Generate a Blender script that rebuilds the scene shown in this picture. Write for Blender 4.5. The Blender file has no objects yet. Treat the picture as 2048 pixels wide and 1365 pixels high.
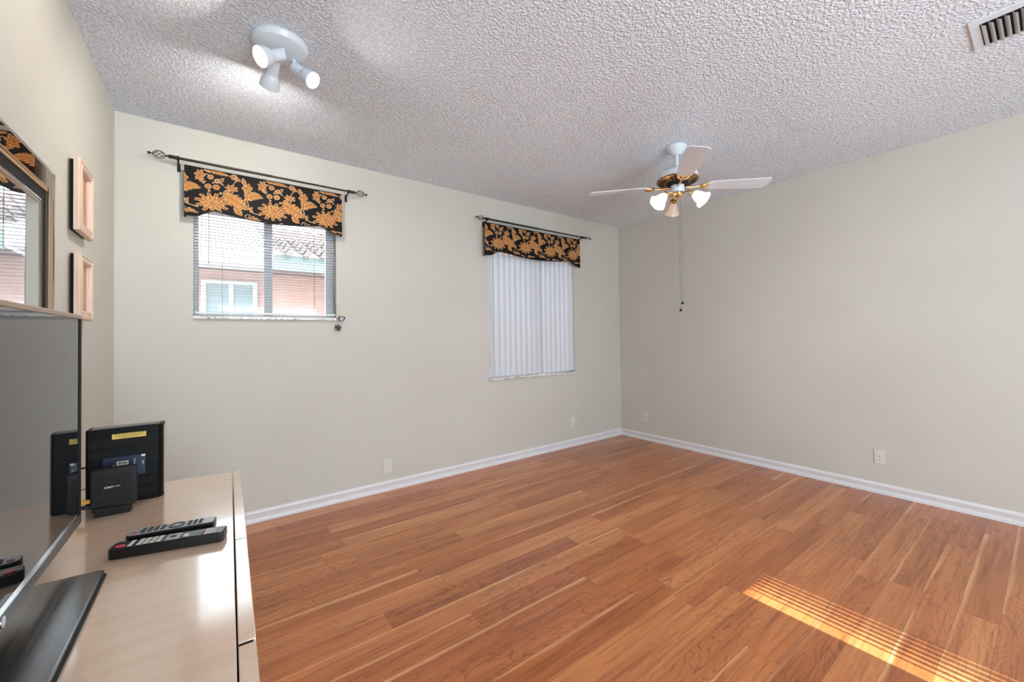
import bpy, bmesh, math, random
import numpy as np
from mathutils import Vector, Matrix
from math import sin, cos, pi, radians as rad, sqrt, atan2

SC = bpy.context.scene
COL = SC.collection
random.seed(7)

# ------------------------------------------------------------------ camera, world, sun, exposure
L, H, BACK = 4.813, 2.74, -6.2          # room: x 0..L, window wall at y=0, back wall at y=BACK
yaw, pitch, roll = 0.6357675, 0.0168179, -0.0138119
F = Vector((sin(yaw)*cos(pitch), cos(yaw)*cos(pitch), sin(pitch)))
R0 = Vector((cos(yaw), -sin(yaw), 0)); U0 = R0.cross(F)
R = cos(roll)*R0 + sin(roll)*U0; U = -sin(roll)*R0 + cos(roll)*U0
cd = bpy.data.cameras.new('camera'); cam = bpy.data.objects.new('camera', cd); COL.objects.link(cam)
m = Matrix((R, U, -F)).transposed().to_4x4(); m.translation = Vector((0.50403, -3.43343, 1.29996))
cam.matrix_world = m
cd.sensor_fit = 'HORIZONTAL'; cd.sensor_width = 36.0
cd.lens = 802.63/2048*36.0
cd.shift_y = -20.747/2048
cd.clip_start = 0.02
SC.camera = cam

SC.view_settings.view_transform = 'Standard'
SC.view_settings.look = 'None'
SC.view_settings.gamma = 1.0
SC.view_settings.use_curve_mapping = False
SC.view_settings.exposure = 0.49
SC.cycles.use_denoising = True
SC.cycles.max_bounces = 10
SC.cycles.diffuse_bounces = 6
SC.cycles.transparent_max_bounces = 16
SC.cycles.sample_clamp_indirect = 6.0
SC.cycles.caustics_reflective = False
SC.cycles.caustics_refractive = False

W = bpy.data.worlds.new('sky'); SC.world = W; W.use_nodes = True
bg = W.node_tree.nodes['Background']; wt = W.node_tree
bg.inputs[0].default_value = (0.92, 0.97, 1.0, 1)
tc = wt.nodes.new('ShaderNodeTexCoord'); sxyz = wt.nodes.new('ShaderNodeSeparateXYZ'); mr_ = wt.nodes.new('ShaderNodeMapRange')
wt.links.new(tc.outputs['Generated'], sxyz.inputs[0]); wt.links.new(sxyz.outputs[2], mr_.inputs[0])   # overcast: brighter overhead
for i_, q_ in enumerate((0.0, 0.75, 1.2, 11.8)): mr_.inputs[i_+1].default_value = q_
wt.links.new(mr_.outputs[0], bg.inputs[1])

def lamp(name, kind, loc, direction, energy, color=(1, 1, 1), **kw):
    d = bpy.data.lights.new(name, kind); o = bpy.data.objects.new(name, d); COL.objects.link(o)
    o.location = loc; o.rotation_euler = Vector(direction).to_track_quat('-Z', 'Y').to_euler()
    d.energy = energy; d.color = color
    for k, v in kw.items(): setattr(d, k, v)
    return o
# low sun shining straight through the narrow sidelight in the back wall
lamp('sun', 'SUN', (2.8, -9, 3), (0.0, cos(rad(27.5)), -sin(rad(27.5))), 21.0, (1.0, 0.98, 0.96), angle=rad(0.16))
# added fill light behind the camera, tilted up to brighten ceiling and walls
lamp('back_fill', 'AREA', (1.6, BACK+0.12, 1.15), (0.26, 1, 0.55), 118, (0.66, 0.85, 1.0), shape='RECTANGLE', size=2.0, size_y=2.0)
lamp('ceiling_fill', 'AREA', (2.6, -4.9, 2.66), (0, 0.15, -1), 9, (0.90, 0.95, 1.0), shape='DISK', size=0.9)  # added downward fill under the unseen back ceiling, no fixture modelled
SPOT_E, FAN_E = 240.0, 330.0

# ------------------------------------------------------------------ helpers
def srgb(r, g, b):
    f = lambda c: c/12.92 if c <= 0.04045 else ((c+0.055)/1.055)**2.4
    return tuple(f(c/255.0) for c in (r, g, b))

class NT:
    """small node-tree writer"""
    def __init__(s, name):
        s.m = bpy.data.materials.new(name); s.m.use_nodes = True
        s.t = s.m.node_tree; s.n = s.t.nodes; s.b = s.n['Principled BSDF']; s.out = s.n['Material Output']
    def node(s, typ, **kw):
        n = s.n.new(typ)
        for k, v in kw.items(): setattr(n, k, v)
        return n
    def put(s, sock, v):
        if hasattr(v, 'is_output') or isinstance(v, bpy.types.NodeSocket): s.t.links.new(v, sock)
        elif isinstance(v, tuple) and len(v) == 3 and sock.type == 'RGBA': sock.default_value = (*v, 1)
        else: sock.default_value = v
    def math(s, op, a, b=0.0, c=0.0):
        n = s.node('ShaderNodeMath', operation=op)
        for i, v in enumerate((a, b, c)): s.put(n.inputs[i], v)
        return n.outputs[0]
    def mix(s, f, a, b, blend='MIX'):
        n = s.node('ShaderNodeMix', data_type='RGBA', blend_type=blend)
        s.put(n.inputs[0], f); s.put(n.inputs[6], a); s.put(n.inputs[7], b)
        return n.outputs[2]
    def ramp(s, f, stops):
        n = s.node('ShaderNodeValToRGB'); e = n.color_ramp.elements
        while len(e) < len(stops): e.new(0.5)
        for k, (p, c) in zip(e, stops): k.position = p; k.color = (*c, 1)
        s.put(n.inputs[0], f); return n.outputs[0]
    def sstep(s, v, lo, hi, a=0.0, b=1.0):
        n = s.node('ShaderNodeMapRange', interpolation_type='SMOOTHSTEP')
        s.put(n.inputs[0], v)
        for i, q in enumerate((lo, hi, a, b)): s.put(n.inputs[i+1], q)
        return n.outputs[0]
    def vec(s, x, y, z=0.0):
        n = s.node('ShaderNodeCombineXYZ')
        for i, v in enumerate((x, y, z)): s.put(n.inputs[i], v)
        return n.outputs[0]
    def noise(s, v, scale=1.0, detail=2.0, rough=0.5, dist=0.0):
        n = s.node('ShaderNodeTexNoise'); s.put(n.inputs['Vector'], v)
        n.inputs['Scale'].default_value = scale; n.inputs['Detail'].default_value = detail
        n.inputs['Roughness'].default_value = rough; n.inputs['Distortion'].default_value = dist
        return n.outputs['Fac']
    def pos(s):
        g = s.node('ShaderNodeNewGeometry'); x = s.node('ShaderNodeSeparateXYZ')
        s.t.links.new(g.outputs['Position'], x.inputs[0])
        return g.outputs['Position'], x.outputs[0], x.outputs[1], x.outputs[2]
    def objc(s):
        g = s.node('ShaderNodeTexCoord'); return g.outputs['Object']
    def bump(s, h, strength=0.3, dist=0.01):
        n = s.node('ShaderNodeBump'); s.put(n.inputs['Height'], h)
        n.inputs['Strength'].default_value = strength; n.inputs['Distance'].default_value = dist
        s.t.links.new(n.outputs[0], s.b.inputs['Normal'])

def mat(name, rgb, rough=0.5, metal=0.0, spec=0.5, noise=0.0, scale=20.0, bump=0.0, bscale=200.0, bdist=0.002, **kw):
    t = NT(name); c = srgb(*rgb)
    if noise:
        f = t.noise(t.objc(), scale, 3.0)
        t.put(t.b.inputs['Base Color'], t.mix(t.sstep(f, 0.3, 0.7), tuple(x*(1-noise) for x in c), tuple(min(1, x*(1+noise)) for x in c)))
    else: t.put(t.b.inputs['Base Color'], c)
    t.b.inputs['Roughness'].default_value = rough; t.b.inputs['Metallic'].default_value = metal
    t.b.inputs['Specular IOR Level'].default_value = spec
    if bump: t.bump(t.noise(t.objc(), bscale, 2.0), bump, bdist)
    for k, v in kw.items():
        t.put(t.b.inputs[k], v)
    return t.m

class MB:
    """collects shapes for ONE mesh"""
    def __init__(s): s.v = []; s.f = []; s.mi = []; s.k = 0
    def add(s, vs, fs):
        o = len(s.v); s.v += [tuple(v) for v in vs]; s.f += [tuple(i+o for i in f) for f in fs]; s.mi += [s.k]*len(fs); return s
    def box(s, x0, x1, y0, y1, z0, z1, M=None):
        vs = [Vector((x, y, z)) for z in (z0, z1) for y in (y0, y1) for x in (x0, x1)]
        if M is not None: vs = [M @ v for v in vs]
        return s.add(vs, [(0, 2, 3, 1), (4, 5, 7, 6), (0, 1, 5, 4), (2, 6, 7, 3), (0, 4, 6, 2), (1, 3, 7, 5)])
    def prism(s, pts, a, b, fn):
        """polygon pts (2D) swept from a to b; fn(u, v, w) gives the point"""
        n = len(pts)
        vs = [fn(u, v, a) for u, v in pts] + [fn(u, v, b) for u, v in pts]
        fs = [tuple(range(n))[::-1], tuple(range(n, 2*n))] + [(i, (i+1) % n, n+(i+1) % n, n+i) for i in range(n)]
        return s.add(vs, fs)
    def tube(s, pts, r, n=10, caps=True):
        pts = [Vector(p) for p in pts]; rr = r if isinstance(r, (list, tuple)) else [r]*len(pts)
        vs = []; up = None
        for i, p in enumerate(pts):
            d = (pts[min(i+1, len(pts)-1)] - pts[max(i-1, 0)]).normalized()
            if up is None: up = d.orthogonal().normalized()
            up = (up - d*up.dot(d)).normalized() if (up - d*up.dot(d)).length > 1e-6 else d.orthogonal().normalized()
            w = d.cross(up)
            vs += [p + rr[i]*(cos(2*pi*k/n)*up + sin(2*pi*k/n)*w) for k in range(n)]
        m = len(pts)
        fs = [(i*n+k, i*n+(k+1) % n, (i+1)*n+(k+1) % n, (i+1)*n+k) for i in range(m-1) for k in range(n)]
        if caps: fs += [tuple(range(n))[::-1], tuple(range((m-1)*n, m*n))]
        return s.add(vs, fs)
    def lathe(s, prof, c=(0, 0, 0), axis=(0, 0, 1), n=32, wob=None):
        """prof: (radius, height) pairs along axis from point c"""
        a = Vector(axis).normalized(); u = a.orthogonal().normalized(); w = a.cross(u); c = Vector(c)
        vs = []
        for j, (r, h) in enumerate(prof):
            for k in range(n):
                t = 2*pi*k/n; q = r*(1+(wob(j, t) if wob else 0))
                vs.append(c + a*h + q*(cos(t)*u + sin(t)*w))
        m = len(prof)
        fs = [(i*n+k, i*n+(k+1) % n, (i+1)*n+(k+1) % n, (i+1)*n+k) for i in range(m-1) for k in range(n)]
        if prof[0][0] > 1e-5: fs.append(tuple(range(n))[::-1])
        if prof[-1][0] > 1e-5: fs.append(tuple(range((m-1)*n, m*n)))
        return s.add(vs, fs)
    def ball(s, c, r, n=16): return s.lathe([(max(1e-6, r*sin(pi*i/10)), -r*cos(pi*i/10)) for i in range(11)], c, n=n)
    def build(s, name, mats, parent=None, bevel=0.0, seg=2, smooth=35, solid=0.0):
        off = ORG.get(root_of(parent).name, Vector()) if parent else Vector()
        me = bpy.data.meshes.new(name)
        me.from_pydata([tuple(Vector(v)-off) for v in s.v], [], s.f)
        for k in (mats if isinstance(mats, (list, tuple)) else [mats]): me.materials.append(k)
        me.polygons.foreach_set('material_index', s.mi)
        bm = bmesh.new(); bm.from_mesh(me)
        bmesh.ops.remove_doubles(bm, verts=bm.verts, dist=1e-6)
        bmesh.ops.recalc_face_normals(bm, faces=bm.faces); bm.to_mesh(me); bm.free()
        if smooth:
            me.polygons.foreach_set('use_smooth', [True]*len(me.polygons)); me.set_sharp_from_angle(angle=rad(smooth))
        o = bpy.data.objects.new(name, me); COL.objects.link(o)
        if parent: o.parent = parent
        if solid:
            md = o.modifiers.new('thickness', 'SOLIDIFY'); md.thickness = solid; md.offset = 0
        if bevel:
            md = o.modifiers.new('bevel', 'BEVEL'); md.width = bevel; md.segments = seg; md.limit_method = 'ANGLE'; md.angle_limit = rad(40)
        return o

ORG = {}
def root_of(o):
    while o.parent: o = o.parent
    return o
def tag(o, label, cat, group=None, kind=None):
    if label: o['label'] = label
    if cat: o['category'] = cat
    if group: o['group'] = group
    if kind: o['kind'] = kind
    return o
def thing(name, loc, label, cat, group=None, rotz=0.0, local=False):
    o = bpy.data.objects.new(name, None); COL.objects.link(o); o.location = loc; o.rotation_euler = (0, 0, rotz)
    o.empty_display_size = 0.05
    ORG[o.name] = Vector() if local else Vector(loc)
    return tag(o, label, cat, group)
def struct(o): o['kind'] = 'structure'; return o
def copy_tree(o, parent=None):
    c = o.copy(); COL.objects.link(c); c.parent = parent
    for ch in [q for q in bpy.data.objects if q.parent == o]: copy_tree(ch, c)
    return c
def text_faces(mb, body, size, M, ext=0.0003, bold=0.0, align='CENTER'):
    cu = bpy.data.curves.new('lettering', 'FONT'); cu.body = body; cu.size = size; cu.align_x = align; cu.align_y = 'CENTER'
    cu.extrude = ext; cu.offset = bold; cu.resolution_u = 2
    ob = bpy.data.objects.new('lettering', cu); COL.objects.link(ob)
    dg = bpy.context.evaluated_depsgraph_get(); me = bpy.data.meshes.new_from_object(ob.evaluated_get(dg))
    mb.add([M @ v.co for v in me.vertices], [tuple(p.vertices) for p in me.polygons])
    bpy.data.objects.remove(ob); bpy.data.curves.remove(cu); bpy.data.meshes.remove(me)

# ------------------------------------------------------------------ materials
def wall_paint():
    t = NT('wall_paint'); p, x, y, z = t.pos()
    f = t.noise(p, 1.3, 2.0)
    t.put(t.b.inputs['Base Color'], t.mix(t.sstep(f, 0.3, 0.7), srgb(203, 200, 190), srgb(206, 204, 195)))
    t.b.inputs['Roughness'].default_value = 0.62; t.b.inputs['Specular IOR Level'].default_value = 0.3
    t.bump(t.noise(p, 140, 2.0), 0.10, 0.004); return t.m
def popcorn():
    t = NT('popcorn_ceiling'); p, x, y, z = t.pos()
    v = t.node('ShaderNodeTexVoronoi'); v.inputs['Scale'].default_value = 66; v.inputs['Randomness'].default_value = 1.0
    n1 = t.node('ShaderNodeTexNoise'); n1.inputs['Scale'].default_value = 60; t.put(n1.inputs['Vector'], p)
    warp = t.node('ShaderNodeVectorMath', operation='MULTIPLY_ADD'); t.put(warp.inputs[0], n1.outputs['Color']); warp.inputs[1].default_value = (0.02,)*3; t.put(warp.inputs[2], p)
    t.put(v.inputs['Vector'], warp.outputs[0])
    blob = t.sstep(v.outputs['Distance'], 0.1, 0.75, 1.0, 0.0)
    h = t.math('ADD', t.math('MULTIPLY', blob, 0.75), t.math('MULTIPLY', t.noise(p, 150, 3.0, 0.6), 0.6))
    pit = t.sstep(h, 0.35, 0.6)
    t.put(t.b.inputs['Base Color'], t.mix(pit, srgb(221, 229, 239), srgb(240, 247, 255)))  # pits tinted darker: their tiny shadows put into the colour
    t.b.inputs['Roughness'].default_value = 0.9; t.b.inputs['Specular IOR Level'].default_value = 0.15
    t.bump(h, 0.85, 0.008); return t.m
def plank_floor():
    t = NT('cherry_planks'); p, x, y, z = t.pos()
    PW, PL = 0.1245, 1.19
    ry = t.math('DIVIDE', t.math('ADD', y, 2.884), PW)
    row = t.math('FLOOR', ry); fy = t.math('FRACT', ry)
    wn = t.node('ShaderNodeTexWhiteNoise', noise_dimensions='1D'); t.put(wn.inputs['W'], row)
    rx = t.math('ADD', t.math('DIVIDE', x, PL), t.math('MULTIPLY', wn.outputs['Value'], 7.3))
    colm = t.math('FLOOR', rx); fx = t.math('FRACT', rx)
    w2 = t.node('ShaderNodeTexWhiteNoise', noise_dimensions='2D'); t.put(w2.inputs['Vector'], t.vec(row, colm))
    idn = w2.outputs['Value']; sp = t.node('ShaderNodeSeparateColor'); t.t.links.new(w2.outputs['Color'], sp.inputs[0])
    ra, rb, rc = sp.outputs
    off = t.math('MULTIPLY', idn, 61.0)
    # heartwood colour per plank
    base = t.ramp(ra, [(0.0, srgb(180, 104, 54)), (0.35, srgb(193, 115, 62)), (0.7, srgb(202, 126, 72)), (1.0, srgb(212, 140, 86))])
    fine = t.noise(t.vec(t.math('ADD', t.math('MULTIPLY', x, 2.6), off), t.math('MULTIPLY', y, 62.0), off), 1.0, 4.0, 0.62, 0.4)
    base = t.mix(t.math('MULTIPLY', t.sstep(fine, 0.46, 0.68), 0.75), base, t.mix(1.0, base, srgb(206, 190, 176), 'MULTIPLY'))
    broad = t.noise(t.vec(t.math('ADD', t.math('MULTIPLY', x, 1.2), off), t.math('MULTIPLY', y, 13.0), off), 1.0, 3.0, 0.5, 0.6)
    base = t.mix(t.sstep(broad, 0.35, 0.68), base, t.mix(1.0, base, srgb(228, 220, 212), 'MULTIPLY'))
    # flame figure: growth rings of a slow noise field
    ringn = t.noise(t.vec(t.math('ADD', t.math('MULTIPLY', x, 1.7), off), t.math('MULTIPLY', y, 9.0), off), 1.0, 2.0, 0.45, 0.25)
    ring = t.math('FRACT', t.math('MULTIPLY', ringn, 19.0))
    line = t.math('MULTIPLY', t.sstep(ring, 0.70, 0.93), t.sstep(ring, 1.0, 0.95))
    lam = t.math('MULTIPLY', line, t.sstep(rb, 0.25, 0.8, 0.12, 0.62))
    base = t.mix(lam, base, t.mix(1.0, base, srgb(176, 148, 124), 'MULTIPLY'))
    # pale sapwood streak along one plank edge
    edge = t.math('ADD', fy, t.math('MULTIPLY', t.math('SUBTRACT', t.noise(t.vec(t.math('ADD', t.math('MULTIPLY', x, 1.1), off), off, 0.0), 1.0, 2.0), 0.5), 0.55))
    sap = t.math('MULTIPLY', t.sstep(edge, 0.84, 0.94), t.sstep(rc, 0.45, 0.6))
    sap = t.math('MULTIPLY', sap, t.sstep(fine, 0.75, 0.35, 0.35, 1.0))
    base = t.mix(t.math('MULTIPLY', sap, 0.65), base, srgb(230, 174, 122))
    # small knots
    vo = t.node('ShaderNodeTexVoronoi'); t.put(vo.inputs['Vector'], t.vec(t.math('MULTIPLY', x, 1.6), t.math('MULTIPLY', y, 4.2), off)); vo.inputs['Scale'].default_value = 1.0
    kn = t.math('MULTIPLY', t.sstep(vo.outputs['Distance'], 0.055, 0.018), t.sstep(idn, 0.62, 0.7))
    base = t.mix(t.math('MULTIPLY', kn, 0.8), base, srgb(70, 38, 22))
    # joints
    ex = t.math('MULTIPLY', t.math('MINIMUM', fx, t.math('SUBTRACT', 1.0, fx)), PL)
    ey = t.math('MULTIPLY', t.math('MINIMUM', fy, t.math('SUBTRACT', 1.0, fy)), PW)
    dj = t.math('MINIMUM', ex, ey)
    groove = t.sstep(dj, 0.0004, 0.0017, 1.0, 0.0)
    base = t.mix(t.math('MULTIPLY', groove, 0.6), base, srgb(110, 62, 36))
    t.put(t.b.inputs['Base Color'], base)
    t.put(t.b.inputs['Roughness'], t.math('ADD', 0.27, t.math('MULTIPLY', fine, 0.12)))
    t.b.inputs['Specular IOR Level'].default_value = 0.55
    t.b.inputs['Coat Weight'].default_value = 0.3; t.b.inputs['Coat IOR'].default_value = 1.5; t.b.inputs['Coat Roughness'].default_value = 0.10
    hh = t.math('SUBTRACT', t.math('MULTIPLY', fine, 0.12), t.math('MULTIPLY', groove, 1.0))
    t.bump(hh, 0.35, 0.0012); return t.m
def glass_mat(name, tint=(1, 1, 1), haze=0.0):
    t = NT(name); t.n.remove(t.b)
    tr = t.node('ShaderNodeBsdfTransparent'); tr.inputs[0].default_value = (*tint, 1)
    gl = t.node('ShaderNodeBsdfGlossy'); gl.inputs['Roughness'].default_value = 0.02
    fr = t.node('ShaderNodeFresnel'); fr.inputs[0].default_value = 1.45
    mx = t.node('ShaderNodeMixShader'); t.t.links.new(fr.outputs[0], mx.inputs[0]); t.t.links.new(tr.outputs[0], mx.inputs[1]); t.t.links.new(gl.outputs[0], mx.inputs[2])
    last = mx.outputs[0]
    if haze:
        df = t.node('ShaderNodeBsdfDiffuse'); df.inputs[0].default_value = (0.8, 0.82, 0.84, 1)
        m2 = t.node('ShaderNodeMixShader'); m2.inputs[0].default_value = haze
        t.t.links.new(last, m2.inputs[1]); t.t.links.new(df.outputs[0], m2.inputs[2]); last = m2.outputs[0]
    t.t.links.new(last, t.out.inputs[0]); return t.m
def translucent_mat(name, rgb, amount, rough=0.5):
    t = NT(name); c = srgb(*rgb); t.put(t.b.inputs['Base Color'], c); t.b.inputs['Roughness'].default_value = rough
    tl = t.node('ShaderNodeBsdfTranslucent'); tl.inputs[0].default_value = (*c, 1)
    mx = t.node('ShaderNodeMixShader'); mx.inputs[0].default_value = amount
    t.t.links.new(t.b.outputs[0], mx.inputs[1]); t.t.links.new(tl.outputs[0], mx.inputs[2]); t.t.links.new(mx.outputs[0], t.out.inputs[0])
    return t.m
def emit_mat(name, rgb, e):
    t = NT(name); t.put(t.b.inputs['Base Color'], (0.8, 0.8, 0.8)); t.put(t.b.inputs['Emission Color'], srgb(*rgb)); t.b.inputs['Emission Strength'].default_value = e; return t.m
def laminate():
    t = NT('glossy_cream_laminate'); p, x, y, z = t.pos()
    f = t.noise(t.vec(t.math('MULTIPLY', x, 3.0), t.math('MULTIPLY', y, 40.0), z), 1.0, 3.0)
    t.put(t.b.inputs['Base Color'], t.mix(t.sstep(f, 0.3, 0.7), srgb(230, 194, 166), srgb(234, 200, 173)))
    sc = t.noise(t.vec(t.math('MULTIPLY', x, 5.0), t.math('MULTIPLY', y, 14.0), z), 1.0, 4.0, 0.6, 0.5)
    t.put(t.b.inputs['Roughness'], t.sstep(sc, 0.2, 0.8, 0.17, 0.24))
    t.b.inputs['IOR'].default_value = 2.0; t.b.inputs['Specular IOR Level'].default_value = 0.5
    t.b.inputs['Coat Weight'].default_value = 1.0; t.b.inputs['Coat IOR'].default_value = 2.1; t.b.inputs['Coat Roughness'].default_value = 0.10
    t.bump(t.noise(t.vec(t.math('MULTIPLY', x, 4.0), t.math('MULTIPLY', y, 16.0), z), 1.0, 2.0), 0.06, 0.004); return t.m
def brushed_black():
    t = NT('brushed_black_metal'); p, x, y, z = t.pos()
    f = t.noise(t.vec(t.math('MULTIPLY', x, 70.0), t.math('MULTIPLY', y, 2.0), z), 1.0, 3.0)
    t.put(t.b.inputs['Base Color'], t.mix(f, srgb(110, 110, 112), srgb(168, 168, 170)))
    t.b.inputs['Metallic'].default_value = 0.95; t.b.inputs['Roughness'].default_value = 0.24
    t.put(t.b.inputs['Roughness'], t.math('ADD', 0.18, t.math('MULTIPLY', f, 0.14))); return t.m
def pine():
    t = NT('pale_pine'); o = t.objc(); s = t.node('ShaderNodeSeparateXYZ'); t.put(s.inputs[0], o)
    f = t.noise(t.vec(t.math('MULTIPLY', s.outputs[0], 70.0), t.math('MULTIPLY', s.outputs[1], 70.0), t.math('MULTIPLY', s.outputs[2], 5.0)), 1.0, 3.0)
    t.put(t.b.inputs['Base Color'], t.mix(t.sstep(f, 0.3, 0.7), srgb(216, 188, 162), srgb(230, 206, 184))); t.b.inputs['Roughness'].default_value = 0.45; return t.m
def watercolor():
    t = NT('faded_watercolour_print'); o = t.objc()
    f = t.noise(o, 9.0, 4.0, 0.6, 0.8); g = t.noise(o, 16.0, 3.0, 0.6)
    c = t.ramp(f, [(0.30, srgb(120, 104, 92)), (0.45, srgb(186, 142, 118)), (0.55, srgb(192, 144, 124)), (0.72, srgb(134, 128, 112))])
    t.put(t.b.inputs['Base Color'], t.mix(t.sstep(g, 0.5, 0.7), c, srgb(160, 122, 106))); t.b.inputs['Roughness'].default_value = 0.35; return t.m
def marble():
    t = NT('grey_veined_marble'); p, x, y, z = t.pos()
    f = t.noise(p, 26.0, 5.0, 0.65, 1.2)
    t.put(t.b.inputs['Base Color'], t.ramp(f, [(0.35, srgb(120, 118, 114)), (0.47, srgb(214, 212, 208)), (0.7, srgb(232, 231, 228))])); t.b.inputs['Roughness'].default_value = 0.25; return t.m
def fabric():
    t = NT('black_and_gold_brocade'); a = t.node('ShaderNodeVertexColor'); a.layer_name = 'weave'
    t.put(t.b.inputs['Base Color'], a.outputs[0]); t.b.inputs['Roughness'].default_value = 0.6; t.b.inputs['Specular IOR Level'].default_value = 0.15
    t.bump(t.noise(t.objc(), 700, 2.0), 0.12, 0.001); return t.m
def clay_tile():
    t = NT('weathered_clay_tile'); p, x, y, z = t.pos(); f = t.noise(p, 6.0, 4.0)
    t.put(t.b.inputs['Base Color'], t.ramp(f, [(0.3, srgb(66, 58, 58)), (0.55, srgb(88, 76, 74)), (0.75, srgb(106, 96, 94))])); t.b.inputs['Roughness'].default_value = 0.8; return t.m

M = {}
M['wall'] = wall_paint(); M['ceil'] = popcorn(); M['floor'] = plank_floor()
M['trim'] = mat('white_trim_paint', (226, 226, 228), 0.35, noise=0.02, scale=6)
M['white'] = mat('white_enamel', (222, 230, 238), 0.3)
M['white_plastic'] = mat('white_plastic', (232, 232, 230), 0.4)
M['plate'] = mat('outlet_plate_plastic', (216, 214, 208), 0.4)
M['slot'] = mat('dark_slot', (48, 46, 44), 0.6)
M['alu'] = mat('white_aluminium', (220, 222, 226), 0.4)
M['slat'] = translucent_mat('blind_slat_vinyl', (172, 174, 177), 0.0, 0.4)
M['vane'] = translucent_mat('blind_vane_vinyl', (230, 232, 236), 0.32, 0.45)
M['cordw'] = mat('pale_cord', (205, 200, 188), 0.7)
M['cordb'] = mat('tan_cord', (150, 122, 92), 0.7)
M['rod'] = mat('oil_rubbed_bronze', (52, 46, 38), 0.35, 0.7)
M['fabric'] = fabric(); M['blackcloth'] = mat('black_lining', (20, 17, 15), 0.8, bump=0.2, bscale=500)
M['marble'] = marble(); M['pine'] = pine(); M['art'] = watercolor()
M['glass'] = glass_mat('window_glass', (0.97, 0.99, 0.99)); M['hazy'] = glass_mat('hazy_window_glass', (0.96, 0.99, 1.0), 0.08)
M['lam'] = laminate(); M['gap'] = mat('dark_carcass', (44, 34, 30), 0.7)
M['tvscreen'] = mat('tv_screen_glass', (13, 13, 14), 0.03, spec=0.5, IOR=1.85)
M['tvblack'] = mat('tv_black_plastic', (12, 12, 13), 0.5, spec=0.2)
M['tvgrey'] = mat('tv_dark_metal', (70, 70, 74), 0.28, 0.7)
M['champagne'] = mat('champagne_metal', (158, 134, 108), 0.3, 0.6)
M['chrome'] = mat('bright_chrome', (225, 225, 228), 0.12, 1.0)
M['brush'] = brushed_black()
M['router'] = mat('black_router_plastic', (8, 7, 7), 0.5, spec=0.15)
M['grille'] = mat('grey_grille_ribs', (150, 146, 142), 0.4); M['modem'] = mat('charcoal_modem_plastic', (26, 24, 22), 0.45, spec=0.3)
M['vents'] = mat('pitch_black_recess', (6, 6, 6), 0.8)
M['tan_reflection'] = mat('painted_tan_reflection', (176, 150, 132), 0.2)  # tan reflection on the router's side, put into its colour
M['ylabel'] = mat('yellow_label_paper', (222, 190, 84), 0.55)
M['blabel'] = mat('navy_label_paper', (28, 38, 62), 0.4)
M['wlabel'] = mat('white_label_paper', (225, 225, 222), 0.5)
M['ink'] = mat('black_ink', (28, 24, 18), 0.6); M['wink'] = mat('white_ink', (225, 226, 228), 0.5)
M['gold_plug'] = mat('amber_plug', (214, 160, 60), 0.3); M['cordk'] = mat('black_cable', (24, 24, 24), 0.5)
M['yellow'] = mat('yellow_cable', (226, 178, 60), 0.45)
M['rsilver'] = mat('silver_remote_face', (170, 170, 172), 0.35, 0.3); M['rblack'] = mat('black_remote_shell', (20, 20, 21), 0.28)
M['rkey'] = mat('pale_grey_key', (205, 203, 194), 0.5); M['dkey'] = mat('dark_key', (58, 58, 60), 0.45)
M['red'] = mat('red_key', (205, 62, 74), 0.4); M['pink'] = mat('dull_red_key', (176, 84, 90), 0.45)
M['mirror'] = mat('mirror_silvering', (225, 228, 230), 0.015, 1.0); M['bronze_mirror'] = mat('bronze_mirror', (168, 138, 104), 0.02, 1.0)
M['gold'] = mat('gold_bead', (214, 178, 138), 0.3, 0.7); M['lacquer'] = mat('black_lacquer', (10, 10, 10), 0.12)
M['chain'] = mat('dull_steel_chain', (120, 120, 116), 0.4, 0.6); M['brass'] = mat('polished_brass', (232, 196, 140), 0.25, 1.0); M['antique'] = mat('antique_brass', (134, 104, 62), 0.38, 0.85, noise=0.35, scale=60)
M['shade'] = translucent_mat('frosted_glass_shade', (250, 240, 230), 0.6, 0.25)
M['bulb_fan'] = emit_mat('lit_fan_bulb', (255, 250, 244), FAN_E); M['bulb_spot'] = emit_mat('lit_reflector_bulb', (255, 246, 234), SPOT_E)
M['bulb_flood'] = emit_mat('lit_flood_bulb', (255, 250, 243), SPOT_E*2.1)
M['bulb_off'] = mat('unlit_frosted_bulb', (232, 226, 218), 0.35)
M['stucco'] = mat('pink_stucco', (190, 158, 152), 0.9, noise=0.06, scale=9, bump=0.3, bscale=60)
M['tile'] = clay_tile(); M['fascia'] = mat('pale_blue_fascia', (120, 142, 148), 0.6); M['soffit'] = mat('soffit_board', (120, 108, 108), 0.8)
M['patio'] = mat('white_patio_roof', (200, 206, 210), 0.6); M['pane_far'] = mat('sky_tinted_pane', (140, 156, 164), 0.15, spec=0.3)  # far panes: reflected sky put in as a pale blue colour
M['winwhite'] = mat('white_window_frame', (196, 204, 208), 0.5)
M['soil'] = mat('gravel_ground', (150, 146, 138), 0.9, noise=0.15, scale=14, bump=0.4, bscale=40)
M['star'] = mat('pewter_and_teal', (70, 88, 92), 0.3, 0.6, noise=0.6, scale=120); M['pewter'] = mat('dark_pewter', (46, 44, 40), 0.35, 0.8)
M['lilac'] = mat('lilac_enamel', (176, 164, 188), 0.3, noise=0.4, scale=160); M['tan'] = mat('tan_leather', (196, 146, 104), 0.6)

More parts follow.
